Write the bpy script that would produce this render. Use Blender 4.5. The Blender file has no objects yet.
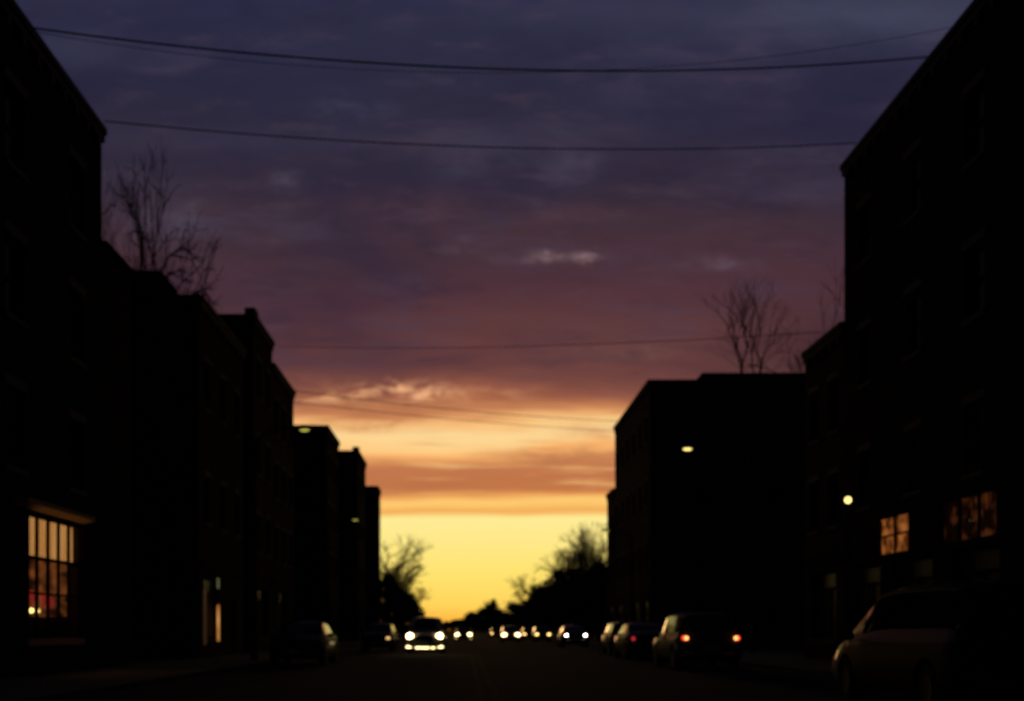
import bpy, bmesh, math, random
from mathutils import Vector, Matrix
R = math.radians
sc = bpy.context.scene
COL = sc.collection
F = 1100.0      # focal length in pixels of the 1024 wide frame
CX, CY = 466.0, 630.0
CAM_H = 1.15

# ------------------------------------------------------------------ helpers
def tag(o, label=None, cat=None, group=None, kind=None):
    if label: o['label'] = label
    if cat: o['category'] = cat
    if group: o['group'] = group
    if kind: o['kind'] = kind
    return o

def empty(name, loc=(0, 0, 0), rz=0.0):
    o = bpy.data.objects.new(name, None)
    o.location = loc
    o.rotation_euler = (0, 0, rz)
    o.empty_display_size = 0.3
    COL.objects.link(o)
    return o

def link_mesh(name, me, parent=None, loc=None, rz=0.0):
    o = bpy.data.objects.new(name, me)
    COL.objects.link(o)
    if parent: o.parent = parent
    if loc is not None: o.location = loc
    if rz: o.rotation_euler = (0, 0, rz)
    return o

class MB:
    def __init__(s): s.bm = bmesh.new()
    def box(s, x0, x1, y0, y1, z0, z1):
        if x0 > x1: x0, x1 = x1, x0
        if y0 > y1: y0, y1 = y1, y0
        v = [s.bm.verts.new(p) for p in ((x0,y0,z0),(x1,y0,z0),(x1,y1,z0),(x0,y1,z0),(x0,y0,z1),(x1,y0,z1),(x1,y1,z1),(x0,y1,z1))]
        for f in ((0,3,2,1),(4,5,6,7),(0,1,5,4),(1,2,6,5),(2,3,7,6),(3,0,4,7)):
            s.bm.faces.new([v[i] for i in f])
        return s
    def poly_prism(s, pts, axis_from, axis_to, axis='y'):
        def mk(p, a):
            return (p[0], a, p[1]) if axis == 'y' else (a, p[0], p[1])
        A = [s.bm.verts.new(mk(p, axis_from)) for p in pts]
        B = [s.bm.verts.new(mk(p, axis_to)) for p in pts]
        n = len(pts)
        s.bm.faces.new(A); s.bm.faces.new(B[::-1])
        for i in range(n):
            s.bm.faces.new((A[i], B[i], B[(i+1) % n], A[(i+1) % n]))
        return s
    def tube(s, pts, rad, seg=8, cap=True):
        rings = []
        n = len(pts)
        for i, p in enumerate(pts):
            p = Vector(p)
            d = (Vector(pts[min(i+1, n-1)]) - Vector(pts[max(i-1, 0)])).normalized()
            a = d.cross(Vector((0, 0, 1)) if abs(d.z) < .9 else Vector((1, 0, 0))).normalized()
            b = d.cross(a).normalized()
            r = rad[i] if isinstance(rad, (list, tuple)) else rad
            rings.append([s.bm.verts.new(p + (a*math.cos(t*2*math.pi/seg) + b*math.sin(t*2*math.pi/seg))*r) for t in range(seg)])
        for i in range(n-1):
            for t in range(seg):
                s.bm.faces.new((rings[i][t], rings[i][(t+1) % seg], rings[i+1][(t+1) % seg], rings[i+1][t]))
        if cap:
            s.bm.faces.new(rings[0][::-1]); s.bm.faces.new(rings[-1])
        return s
    def ellipsoid(s, c, rx, ry, rz, u=12, v=8):
        m = Matrix.Translation(c) @ Matrix.Diagonal((rx, ry, rz, 1))
        bmesh.ops.create_uvsphere(s.bm, u_segments=u, v_segments=v, radius=1, matrix=m)
        return s
    def lathe(s, prof, c=(0, 0, 0), seg=16):
        rings = []
        for r, z in prof:
            rings.append([s.bm.verts.new((c[0]+r*math.cos(t*2*math.pi/seg), c[1]+r*math.sin(t*2*math.pi/seg), c[2]+z)) for t in range(seg)])
        for i in range(len(rings)-1):
            for t in range(seg):
                s.bm.faces.new((rings[i][t], rings[i][(t+1) % seg], rings[i+1][(t+1) % seg], rings[i+1][t]))
        s.bm.faces.new(rings[0][::-1]); s.bm.faces.new(rings[-1])
        return s
    def mesh(s, name, mat, smooth=False):
        me = bpy.data.meshes.new(name)
        bmesh.ops.recalc_face_normals(s.bm, faces=s.bm.faces[:])
        s.bm.to_mesh(me); s.bm.free()
        me.materials.append(mat)
        if smooth:
            for p in me.polygons: p.use_smooth = True
        try: me.set_sharp_from_angle(angle=R(38))
        except Exception: pass
        return me
    def build(s, name, mat, parent=None, smooth=False, loc=None):
        return link_mesh(name, s.mesh(name, mat, smooth), parent, loc)

# ------------------------------------------------------------------ materials
def nt(mat):
    mat.use_nodes = True
    return mat.node_tree, mat.node_tree.nodes['Principled BSDF']

def mat_simple(name, col, rough=.7, metal=0, noise=.25, scale=3.0, coat=0, spec=.5, bump=0):
    m = bpy.data.materials.new(name)
    t, b = nt(m)
    b.inputs['Roughness'].default_value = rough
    b.inputs['Metallic'].default_value = metal
    b.inputs['Specular IOR Level'].default_value = spec
    if coat:
        b.inputs['Coat Weight'].default_value = coat
        b.inputs['Coat Roughness'].default_value = .05
    if noise > 0:
        tc = t.nodes.new('ShaderNodeTexCoord')
        n = t.nodes.new('ShaderNodeTexNoise'); n.inputs['Scale'].default_value = scale; n.inputs['Detail'].default_value = 6
        r = t.nodes.new('ShaderNodeMapRange')
        r.inputs['To Min'].default_value = 1-noise; r.inputs['To Max'].default_value = 1+noise
        mx = t.nodes.new('ShaderNodeVectorMath'); mx.operation = 'SCALE'
        mx.inputs[0].default_value = col
        t.links.new(tc.outputs['Object'], n.inputs['Vector'])
        t.links.new(n.outputs['Fac'], r.inputs['Value'])
        t.links.new(r.outputs[0], mx.inputs['Scale'])
        t.links.new(mx.outputs[0], b.inputs['Base Color'])
        if bump:
            bp = t.nodes.new('ShaderNodeBump'); bp.inputs['Strength'].default_value = bump
            t.links.new(n.outputs['Fac'], bp.inputs['Height'])
            t.links.new(bp.outputs[0], b.inputs['Normal'])
    else:
        b.inputs['Base Color'].default_value = (*col, 1)
    return m

def mat_brick(name, c1, c2, mortar):
    m = bpy.data.materials.new(name)
    t, b = nt(m)
    tc = t.nodes.new('ShaderNodeTexCoord')
    sep = t.nodes.new('ShaderNodeSeparateXYZ')
    add = t.nodes.new('ShaderNodeMath'); add.operation = 'ADD'
    comb = t.nodes.new('ShaderNodeCombineXYZ')
    br = t.nodes.new('ShaderNodeTexBrick')
    br.inputs['Color1'].default_value = (*c1, 1); br.inputs['Color2'].default_value = (*c2, 1); br.inputs['Mortar'].default_value = (*mortar, 1)
    br.inputs['Scale'].default_value = 1.0
    br.inputs['Brick Width'].default_value = .23; br.inputs['Row Height'].default_value = .075
    br.inputs['Mortar Size'].default_value = .008
    n = t.nodes.new('ShaderNodeTexNoise'); n.inputs['Scale'].default_value = .8; n.inputs['Detail'].default_value = 8
    r = t.nodes.new('ShaderNodeMapRange'); r.inputs['To Min'].default_value = .6; r.inputs['To Max'].default_value = 1.35
    sc_ = t.nodes.new('ShaderNodeVectorMath'); sc_.operation = 'SCALE'
    L = t.links.new
    L(tc.outputs['Object'], sep.inputs[0]); L(sep.outputs[0], add.inputs[0]); L(sep.outputs[1], add.inputs[1])
    L(add.outputs[0], comb.inputs[0]); L(sep.outputs[2], comb.inputs[1]); L(comb.outputs[0], br.inputs['Vector'])
    L(tc.outputs['Object'], n.inputs['Vector']); L(n.outputs['Fac'], r.inputs['Value'])
    L(br.outputs['Color'], sc_.inputs[0]); L(r.outputs[0], sc_.inputs['Scale'])
    L(sc_.outputs[0], b.inputs['Base Color'])
    bp = t.nodes.new('ShaderNodeBump'); bp.inputs['Strength'].default_value = .3; bp.inputs['Distance'].default_value = .01
    L(br.outputs['Fac'], bp.inputs['Height']); bp.invert = True
    L(bp.outputs[0], b.inputs['Normal'])
    b.inputs['Roughness'].default_value = .97
    b.inputs['Specular IOR Level'].default_value = .04
    return m

def mat_emit(name, col, strength, base=(.1, .1, .1)):
    m = bpy.data.materials.new(name)
    t, b = nt(m)
    b.inputs['Base Color'].default_value = (*base, 1)
    b.inputs['Emission Color'].default_value = (*col, 1)
    b.inputs['Emission Strength'].default_value = strength
    return m

def mat_emit_blotch(name, dark, light, strength, scale=(2, 2, 2), lo=.4, hi=.65, seed=0.0, detail=2.0):
    """glow of a lit window, or a reflection painted as glow, uneven in tone"""
    m = bpy.data.materials.new(name)
    t, b = nt(m)
    tc = t.nodes.new('ShaderNodeTexCoord')
    mp = t.nodes.new('ShaderNodeMapping'); mp.inputs['Scale'].default_value = scale; mp.inputs['Location'].default_value = (seed, seed, seed)
    n = t.nodes.new('ShaderNodeTexNoise'); n.inputs['Scale'].default_value = 1; n.inputs['Detail'].default_value = detail
    rp = t.nodes.new('ShaderNodeValToRGB')
    rp.color_ramp.elements[0].position = lo; rp.color_ramp.elements[0].color = (*dark, 1)
    rp.color_ramp.elements[1].position = hi; rp.color_ramp.elements[1].color = (*light, 1)
    L = t.links.new
    L(tc.outputs['Object'], mp.inputs[0]); L(mp.outputs[0], n.inputs['Vector']); L(n.outputs['Fac'], rp.inputs[0])
    L(rp.outputs[0], b.inputs['Emission Color'])
    b.inputs['Emission Strength'].default_value = strength
    b.inputs['Base Color'].default_value = (.05, .04, .03, 1)
    return m

M = {}
M['brick_red'] = mat_brick('brick_red', (.085, .03, .021), (.065, .024, .018), (.08, .07, .06))
M['brick_brown'] = mat_brick('brick_brown', (.075, .037, .025), (.055, .029, .02), (.07, .064, .055))
M['brick_dark'] = mat_brick('brick_dark', (.045, .021, .017), (.034, .018, .014), (.05, .044, .038))
M['brick_tan'] = mat_brick('brick_tan', (.11, .068, .045), (.085, .054, .037), (.10, .085, .07))
M['stone'] = mat_simple('stone_trim', (.065, .055, .048), .85, noise=.25, scale=4)
M['roofing'] = mat_simple('tar_roofing', (.05, .05, .052), .95, noise=.3, scale=2)
M['trim'] = mat_simple('painted_dark_trim', (.03, .024, .021), .95, noise=.15, spec=.03)
M['glass_dark'] = mat_simple('dark_window_glass', (.015, .016, .018), .3, noise=0, spec=.12)
M['glass_clear'] = bpy.data.materials.new('shop_glass')
_t, _b = nt(M['glass_clear'])
_tr = _t.nodes.new('ShaderNodeBsdfTransparent'); _gl = _t.nodes.new('ShaderNodeBsdfGlossy'); _gl.inputs['Roughness'].default_value = .02
_fr = _t.nodes.new('ShaderNodeFresnel'); _fr.inputs['IOR'].default_value = 1.45
_mx = _t.nodes.new('ShaderNodeMixShader')
_ge = _t.nodes.new('ShaderNodeNewGeometry'); _m1 = _t.nodes.new('ShaderNodeMath'); _m1.operation = 'SUBTRACT'; _m1.inputs[0].default_value = 1
_m2 = _t.nodes.new('ShaderNodeMath'); _m2.operation = 'MULTIPLY'
_t.links.new(_ge.outputs['Backfacing'], _m1.inputs[1]); _t.links.new(_m1.outputs[0], _m2.inputs[0]); _t.links.new(_fr.outputs[0], _m2.inputs[1])
_t.links.new(_m2.outputs[0], _mx.inputs[0]); _t.links.new(_tr.outputs[0], _mx.inputs[1]); _t.links.new(_gl.outputs[0], _mx.inputs[2])
_t.links.new(_mx.outputs[0], _t.nodes['Material Output'].inputs['Surface'])
M['asphalt'] = mat_simple('asphalt', (.036, .036, .038), .95, noise=.35, scale=6, spec=.05, bump=.15)
M['asphalt_old'] = mat_simple('worn_asphalt', (.055, .054, .053), .9, noise=.35, scale=3, spec=.25, bump=.15)
M['ground'] = mat_simple('dry_ground', (.06, .055, .04), .97, noise=.4, scale=.3, spec=.2)
M['concrete'] = mat_simple('sidewalk_concrete', (.12, .115, .105), .95, noise=.25, scale=1.5, spec=.1)
M['yellow'] = mat_simple('worn_yellow_road_paint', (.075, .055, .03), .95, noise=.35, scale=8, spec=.1)
M['white'] = mat_simple('worn_white_road_paint', (.08, .08, .078), .95, noise=.35, scale=8, spec=.1)
M['bark'] = mat_simple('bark', (.06, .045, .035), .95, noise=.35, scale=6)
M['twig'] = mat_simple('twigs', (.10, .06, .035), .95, noise=.3, scale=2)
M['leaf'] = mat_simple('dark_foliage', (.045, .055, .025), .9, noise=.5, scale=.6, spec=.15)
M['leaf_dry'] = mat_simple('dry_foliage', (.08, .055, .03), .9, noise=.5, scale=.6, spec=.15)
M['metal_dark'] = mat_simple('dark_painted_metal', (.025, .025, .026), .85, metal=0, noise=.1, spec=.1)
M['metal_grey'] = mat_simple('galvanised_metal', (.22, .22, .22), .5, metal=.7, noise=.15)
M['rubber'] = mat_simple('black_rubber', (.02, .02, .02), .85, noise=.1)
M['rim'] = mat_simple('wheel_metal', (.04, .04, .042), .7, metal=.2, noise=.05)
M['black_plastic'] = mat_simple('black_plastic', (.02, .02, .022), .5, noise=.1)
M['plate'] = mat_simple('plate_white', (.5, .5, .48), .5, noise=.05)
M['car_glass'] = mat_simple('tinted_car_glass', (.012, .013, .015), .05, noise=0, spec=.3)
M['cable'] = mat_simple('black_cable', (.02, .02, .02), .7, noise=.1)

def paint(name, col, rough=.3, coat=.22):
    return mat_simple(name, col, .6, metal=0, noise=.03, coat=coat, spec=.06)
P = {
 'night': paint('midnight_car_paint', (.005, .006, .008), coat=.18),
 'black': paint('black_car_paint', (.008, .008, .009)),
 'grey': paint('grey_car_paint', (.11, .11, .115), coat=.15),
 'silver': paint('silver_car_paint', (.38, .38, .39)),
 'white': paint('white_car_paint', (.55, .55, .54)),
 'red': paint('maroon_car_paint', (.05, .004, .007), coat=.08),
 'blue': paint('navy_car_paint', (.008, .01, .018)),
 'brown': paint('bronze_car_paint', (.06, .035, .02)),
}
E = {
 'head': mat_emit('lit_headlight', (1, .72, .30), 15),
 'head_far': mat_emit('lit_headlight_far', (1, .72, .30), 12),
 'head_dim': mat_emit('warm_headlight', (1, .60, .18), 6),
 'park': mat_emit('parking_lamp', (1, .6, .2), 1.3),
 'fog': mat_emit('lit_fog_lamp', (1, .8, .35), 5),
 'fog_dim': mat_emit('dim_fog_lamp', (1, .7, .25), 1.6),
 'tail': mat_emit('lit_tail_lamp', (1, .05, .02), 1.7),
 'tail_core': mat_emit('bright_tail_bulb', (1, .34, .09), 3.2),
 'tail_dim': mat_emit('dim_tail_lamp', (1, .04, .06), .5),
 'reverse': mat_emit('reversing_lamp', (1, .93, .85), 26),
 'lens_clear': mat_simple('clear_lamp_lens', (.08, .08, .08), .08, noise=0),
 'lens_red': mat_simple('red_lamp_lens', (.25, .01, .01), .12, noise=0),
 'street': mat_emit('street_lamp_glow', (1, .74, .20), 1.9),
 'street_dim': mat_emit('street_lamp_faint_glow', (.60, .55, .10), .75),
 'globe': mat_emit('globe_lamp_glow', (1, .66, .20), 2.4),
 'bulb': mat_emit('table_lamp_glow', (1, .72, .2), 3.2),
}

# ------------------------------------------------------------------ camera
cam = bpy.data.cameras.new('Camera')
co = bpy.data.objects.new('Camera', cam); COL.objects.link(co)
co.location = (0, 0, CAM_H); co.rotation_euler = (R(90), 0, 0)
cam.sensor_width = 36; cam.lens = 36*F/1024
cam.shift_x = (512-CX)/1024; cam.shift_y = (CY-350.5)/1024
cam.clip_start = .1; cam.clip_end = 5000
cam.dof.use_dof = True; cam.dof.focus_distance = 6.0; cam.dof.aperture_fstop = 1.45
sc.camera = co

# ------------------------------------------------------------------ world sky
W = bpy.data.worlds.new('World'); sc.world = W; W.use_nodes = True
T = W.node_tree; T.nodes.clear()
def N(t, **k):
    n = T.nodes.new(t)
    for a, b in k.items(): setattr(n, a, b)
    return n
def lk(a, b): T.links.new(a, b)
def math_(op, a, b=None, c=None, clamp=False):
    n = N('ShaderNodeMath', operation=op); n.use_clamp = clamp
    for i, v in enumerate((a, b, c)):
        if v is None: continue
        if isinstance(v, (int, float)): n.inputs[i].default_value = v
        else: lk(v, n.inputs[i])
    return n.outputs[0]
def srgb(c):
    return tuple(((x/255)/12.92 if x/255 <= .04045 else ((x/255+.055)/1.055)**2.4) for x in c)
tc = N('ShaderNodeTexCoord'); sx = N('ShaderNodeSeparateXYZ'); lk(tc.outputs['Generated'], sx.inputs[0])
X, Y, Z = sx.outputs
yy = math_('MAXIMUM', Y, .3)
u = math_('DIVIDE', X, yy); v = math_('DIVIDE', Z, yy)
def noise(su, sv, off, detail=3, rough=.5, dist=0):
    cb = N('ShaderNodeCombineXYZ')
    lk(math_('MULTIPLY', u, su), cb.inputs[0]); lk(math_('MULTIPLY', v, sv), cb.inputs[1]); cb.inputs[2].default_value = off
    n = N('ShaderNodeTexNoise'); n.inputs['Scale'].default_value = 1; n.inputs['Detail'].default_value = detail
    n.inputs['Roughness'].default_value = rough; n.inputs['Distortion'].default_value = dist
    lk(cb.outputs[0], n.inputs['Vector'])
    return n.outputs['Fac']
def cen(n): return math_('SUBTRACT', n, .5)
def mr(val, a, b, c, d, smooth=True):
    n = N('ShaderNodeMapRange'); n.interpolation_type = 'SMOOTHSTEP' if smooth else 'LINEAR'
    lk(val, n.inputs['Value'])
    for i, x in zip(('From Min', 'From Max', 'To Min', 'To Max'), (a, b, c, d)): n.inputs[i].default_value = x
    return n.outputs[0]
# banks bend a little along their length
warp_amt = mr(v, .09, .26, .012, .10)
n1 = cen(noise(3.0, 10, 3.1, 3)); n2 = cen(noise(9, 60, 7.7, 3))
vw = math_('ADD', v, math_('MULTIPLY', n1, warp_amt))
vw = math_('ADD', vw, math_('MULTIPLY', n2, mr(v, .10, .16, .006, .022)))
vf = math_('DIVIDE', vw, .6, clamp=True)
ramp = N('ShaderNodeValToRGB'); cr = ramp.color_ramp; cr.interpolation = 'LINEAR'
stops = [  # (pixel row it was read at, colour)
 (632, (252, 165, 52)), (618, (255, 188, 68)), (606, (255, 210, 90)), (590, (255, 220, 102)), (572, (255, 227, 114)), (540, (254, 232, 138)), (518, (254, 235, 150)), (513, (248, 190, 102)),
 (510, (240, 168, 88)), (506, (250, 192, 102)), (500, (254, 204, 114)), (495, (236, 160, 88)), (489, (196, 120, 72)), (477, (192, 117, 74)), (464, (196, 122, 78)),
 (458, (222, 150, 92)), (450, (252, 182, 110)), (442, (254, 206, 134)), (432, (254, 216, 150)), (421, (246, 184, 118)), (413, (206, 134, 86)), (406, (176, 108, 74)), (398, (150, 88, 68)), (386, (122, 72, 62)),
 (372, (106, 63, 61)), (342, (94, 57, 58)), (292, (79, 49, 58)), (242, (66, 46, 56)), (190, (52, 42, 58)), (110, (46, 42, 62)), (50, (43, 43, 66)), (0, (43, 44, 70)),
]
while len(cr.elements) < len(stops): cr.elements.new(.5)
for e, (py, c) in zip(cr.elements, stops):
    pass
for i, (py, c) in enumerate(stops):
    cr.elements[i].position = min(1, max(0, (CY-py)/F/.6 + i*1e-5))
    cr.elements[i].color = (*srgb(c), 1)
lk(vf, ramp.inputs[0])
def mixc(fac, a, b, mode='MIX'):
    n = N('ShaderNodeMix', data_type='RGBA', blend_type=mode)
    n.clamp_result = False
    if isinstance(fac, (int, float)): n.inputs[0].default_value = fac
    else: lk(fac, n.inputs[0])
    for s, x in ((n.inputs[6], a), (n.inputs[7], b)):
        if isinstance(x, tuple): s.default_value = (*x, 1)
        else: lk(x, s)
    return n.outputs[2]
col = ramp.outputs[0]
# soft banks of darker and lighter cloud in the upper sky
big = noise(4.5, 9, 11.3, 4, .55, .3)
up = mr(v, .16, .3, 0, 1)
col = mixc(math_('MULTIPLY', mr(big, .48, .72, 0, .55), up), col, srgb((34, 33, 58)))
big2 = noise(3.2, 6.5, 4.4, 5, .55, .2)
col = mixc(math_('MULTIPLY', mr(big2, .5, .75, 0, .3), up), col, srgb((72, 60, 78)))
mid1 = noise(7, 26, 17.3, 5, .6, .35)
col = mixc(math_('MULTIPLY', mr(mid1, .50, .74, 0, .38), up), col, srgb((74, 64, 84)))
col = mixc(math_('MULTIPLY', mr(mid1, .48, .28, 0, .42), up), col, srgb((38, 34, 52)))
mid2 = noise(14, 62, 29.3, 4, .6, .2)
upm = mr(v, .19, .26, 0, 1)
col = mixc(math_('MULTIPLY', mr(mid2, .52, .76, 0, .22), upm), col, srgb((92, 72, 84)))
col = mixc(math_('MULTIPLY', mr(mid2, .46, .28, 0, .25), upm), col, srgb((46, 36, 50)))
# streaks in the sunset gap
stk = noise(6, 110, 21.0, 4, .6)
gap = math_('MULTIPLY', mr(v, .115, .13, 0, 1), mr(v, .19, .215, 1, 0))
col = mixc(math_('MULTIPLY', mr(stk, .52, .72, 0, .45), gap), col, srgb((176, 104, 68)))
col = mixc(math_('MULTIPLY', mr(stk, .48, .3, 0, .5), gap), col, srgb((255, 205, 130)))
ub = math_('ADD', u, math_('MULTIPLY', cen(noise(26, 34, 5.5, 4, .6)), .045))
vb = math_('ADD', v, math_('MULTIPLY', cen(noise(22, 40, 8.8, 4, .6)), .030))
def blob(px, py, rx, ry, amt, c, breakup=True):
    global col
    du = math_('DIVIDE', math_('SUBTRACT', ub, (px-CX)/F), rx/F)
    dv = math_('DIVIDE', math_('SUBTRACT', vb, (CY-py)/F), ry/F)
    d2 = math_('ADD', math_('MULTIPLY', du, du), math_('MULTIPLY', dv, dv))
    g = math_('MULTIPLY', math_('POWER', 2.718, math_('MULTIPLY', d2, -1.0)), amt)
    if breakup: g = math_('MULTIPLY', g, brk)
    col = mixc(g, col, srgb(c))
brk = mr(noise(34, 60, 2.2, 4, .6, .4), .32, .62, .25, 1.25)
wis = mr(noise(30, 70, 9.2, 3, .55, .3), .42, .62, 0, 1.3)
# warm glow of wisps over the gap
_b = brk; brk = wis
blob(330, 396, 60, 9, .62, (228, 165, 115)); blob(415, 392, 36, 9, .9, (240, 176, 128)); blob(475, 396, 50, 7, .4, (215, 148, 108))
brk = _b
blob(385, 424, 40, 6, .65, (196, 124, 80)); blob(320, 424, 26, 4, .4, (196, 124, 80))
blob(560, 457, 60, 7, .6, (186, 120, 78)); blob(600, 432, 40, 8, .4, (206, 130, 86))
# pale tufts higher up
for (px, py, rx, ry, a, c) in ((352,108,30,9,.42,(76,76,96)), (284,182,15,9,.5,(84,76,92)), (162,216,26,18,.5,(78,70,86)), (190,214,11,12,.4,(84,76,92)),
    (451,247,16,5,.6,(96,78,88)), (546,258,16,3.5,.75,(124,98,102)), (586,255,16,3.5,.8,(128,102,106)), (725,264,30,6,.6,(94,76,88)), (575,168,24,18,.5,(72,64,82)),
    (462,160,34,24,.4,(66,60,80)), (500,140,60,14,.35,(62,58,78)), (880,14,150,26,.75,(66,70,92)), (600,10,130,24,.5,(56,56,80)), (80,52,60,14,.5,(58,58,78)),
    (250,140,140,12,.3,(62,58,78)), (410,205,50,14,.45,(84,56,66)), (560,215,50,9,.35,(86,58,66)), (700,110,90,30,.4,(34,34,60)), (840,110,60,50,.5,(32,32,60)),
    (230,80,120,28,.35,(34,34,58)), (630,355,50,6,.5,(112,76,72))):
    blob(px, py, rx, ry, a, c, breakup=rx < 60)
# fades to the night side; unseen sky round and overhead darkened to dim facades
hor = math_('SQRT', math_('ADD', math_('MULTIPLY', X, X), math_('MULTIPLY', Y, Y)))
az = mr(math_('DIVIDE', Y, math_('MAXIMUM', hor, .001)), .72, .88, 0, 1)
az = math_('MULTIPLY', az, mr(v, .62, 1.1, 1, .12))  # overhead sky, out of view, dimmed to cut light on road and facades
lowband = mr(v, .14, .3, 1, 0)
dark = mixc(.5, srgb((40, 38, 58)), srgb((34, 32, 50)))
col = mixc(az, srgb((10, 10, 18)), col)
# glow centred on the sunset; unseen low sky at sides darkened to dim facades
side = mr(math_('ABSOLUTE', math_('SUBTRACT', u, .015)), .17, .42, 0, 1)
low = mr(v, .20, .36, 1, 0)
col = mixc(math_('MULTIPLY', side, low), col, srgb((40, 24, 28)))
# below the horizon
col = mixc(mr(Z, -.02, 0.0, 0, 1), srgb((20, 14, 10)), col)
sky = N('ShaderNodeTexSky', sky_type='NISHITA'); sky.sun_disc = False
sky.sun_elevation = R(.5); sky.sun_rotation = R(0); sky.air_density = 1.2; sky.dust_density = 2
bg1 = N('ShaderNodeBackground'); lk(col, bg1.inputs[0]); bg1.inputs[1].default_value = 1.0
bg2 = N('ShaderNodeBackground'); lk(sky.outputs[0], bg2.inputs[0]); bg2.inputs[1].default_value = .0008
ad = N('ShaderNodeAddShader'); lk(bg1.outputs[0], ad.inputs[0]); lk(bg2.outputs[0], ad.inputs[1])
wo = N('ShaderNodeOutputWorld'); lk(ad.outputs[0], wo.inputs['Surface'])
W.cycles.sampling_method = 'MANUAL'; W.cycles.sample_map_resolution = 1024

sun = bpy.data.lights.new('sun', 'SUN'); sun.energy = .05; sun.angle = R(6); sun.color = (1, .5, .2)
so = bpy.data.objects.new('sun', sun); COL.objects.link(so)
so.rotation_euler = Vector((.04, -1, -.02)).to_track_quat('-Z', 'Y').to_euler()

# ------------------------------------------------------------------ ground
KL, KR = -6.6, 9.0            # kerb lines
def sheet(name, x0, x1, y0, y1, z, mat):
    m = MB(); vs = [m.bm.verts.new(p) for p in ((x0,y0,z),(x1,y0,z),(x1,y1,z),(x0,y1,z))]; m.bm.faces.new(vs)
    o = m.build(name, mat); tag(o, kind='structure'); return o
sheet('ground', -1500, 1500, -300, 3000, 0, M['ground'])
sheet('road', KL, KR, -60, 480, .012, M['asphalt'])
sheet('cross_street', -90, KL, 63.5, 73, .008, M['asphalt_old'])
sheet('cross_street', KR, 90, 58, 68.5, .008, M['asphalt_old'])
mk = MB()
def mark(x0, x1, y0, y1, z=.016):
    vs = [mk.bm.verts.new(p) for p in ((x0,y0,z),(x1,y0,z),(x1,y1,z),(x0,y1,z))]; mk.bm.faces.new(vs)
for y0, y1 in ((-40, 56), (76, 470)):
    mark(.20, .32, y0, y1); mark(.46, .58, y0, y1)
tag(mk.build('centre_line', M['yellow']), kind='structure')
mk = MB()
for y0, y1 in ((-40, 56), (76, 470)):
    mark(KL+2.3, KL+2.4, y0, y1); mark(KR-3.2, KR-3.1, y0, y1)
yv = 2
while yv < 120:
    if not 54 < yv < 76:
        mark(KR-3.1, KR-.3, yv, yv+.1); mark(KL+.3, KL+2.3, yv, yv+.1)
    yv += 6.2
mark(.7, KR-3.4, 56.4, 56.9); mark(KL+2.6, .1, 75.2, 75.7)
tag(mk.build('road_marking', M['white']), kind='structure')
def walk(s, y0, y1):
    k = KL if s < 0 else KR
    far = -30 if s < 0 else 34
    m = MB(); m.box(k+s*.16, far, y0, y1, 0, .13)
    tag(m.build('sidewalk', M['concrete']), kind='structure')
    m = MB(); m.box(k, k+s*.158, y0, y1, 0, .135)
    o = m.build('kerb', M['concrete']); tag(o, kind='structure')
    b = o.modifiers.new('b', 'BEVEL'); b.width = .02; b.segments = 2
for s, y0, y1 in ((-1, -50, 63.2), (-1, 73.3, 150), (1, -50, 57.7), (1, 68.8, 150)):
    walk(s, y0, y1)
for s, x0, x1 in ((-1, -60, KL-.3), (1, KR+.3, 70)):
    sheet('grass_verge', x0, x1, 150.2, 900, .02, M['ground'])

# ------------------------------------------------------------------ buildings
win_cache = {}
def window_meshes(w, h, s, kind='sash'):
    """meshes local to the window centre, facing -s*x"""
    k = (round(w, 2), round(h, 2), s, kind)
    if k in win_cache: return win_cache[k]
    f = MB(); t = .07
    d0, d1 = s*.10, s*.18
    f.box(d0, d1, -w/2, -w/2+t, -h/2, h/2); f.box(d0, d1, w/2-t, w/2, -h/2, h/2)
    f.box(d0, d1, -w/2+t, w/2-t, h/2-t, h/2); f.box(d0, d1, -w/2+t, w/2-t, -h/2, -h/2+t)
    if kind == 'sash':
        f.box(s*.11, s*.17, -w/2+t, w/2-t, -.03, .03)
    else:
        f.box(s*.11, s*.17, -w/2+t, w/2-t, h/2-.62, h/2-.55)
        n = max(1, int(w/1.2))
        for i in range(1, n):
            yy_ = -w/2 + w*i/n
            f.box(s*.105, s*.172, yy_-.025, yy_+.025, -h/2+t, h/2-.62)
    fm = f.mesh('window_frame', M['trim'])
    g = MB(); g.box(s*.185, s*.20, -w/2, w/2, -h/2, h/2)
    gm = g.mesh('window_pane', M['glass_dark'])
    sl = MB(); sl.box(-s*.06, s*.10, -w/2-.08, w/2+.08, -h/2-.12, -h/2-.002)
    sm = sl.mesh('window_sill', M['stone'])
    ln = MB(); ln.box(-s*.03, s*.004, -w/2-.1, w/2+.1, h/2+.002, h/2+.2)
    lm = ln.mesh('window_lintel', M['stone'])
    win_cache[k] = (fm, gm, sm, lm)
    return win_cache[k]

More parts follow.
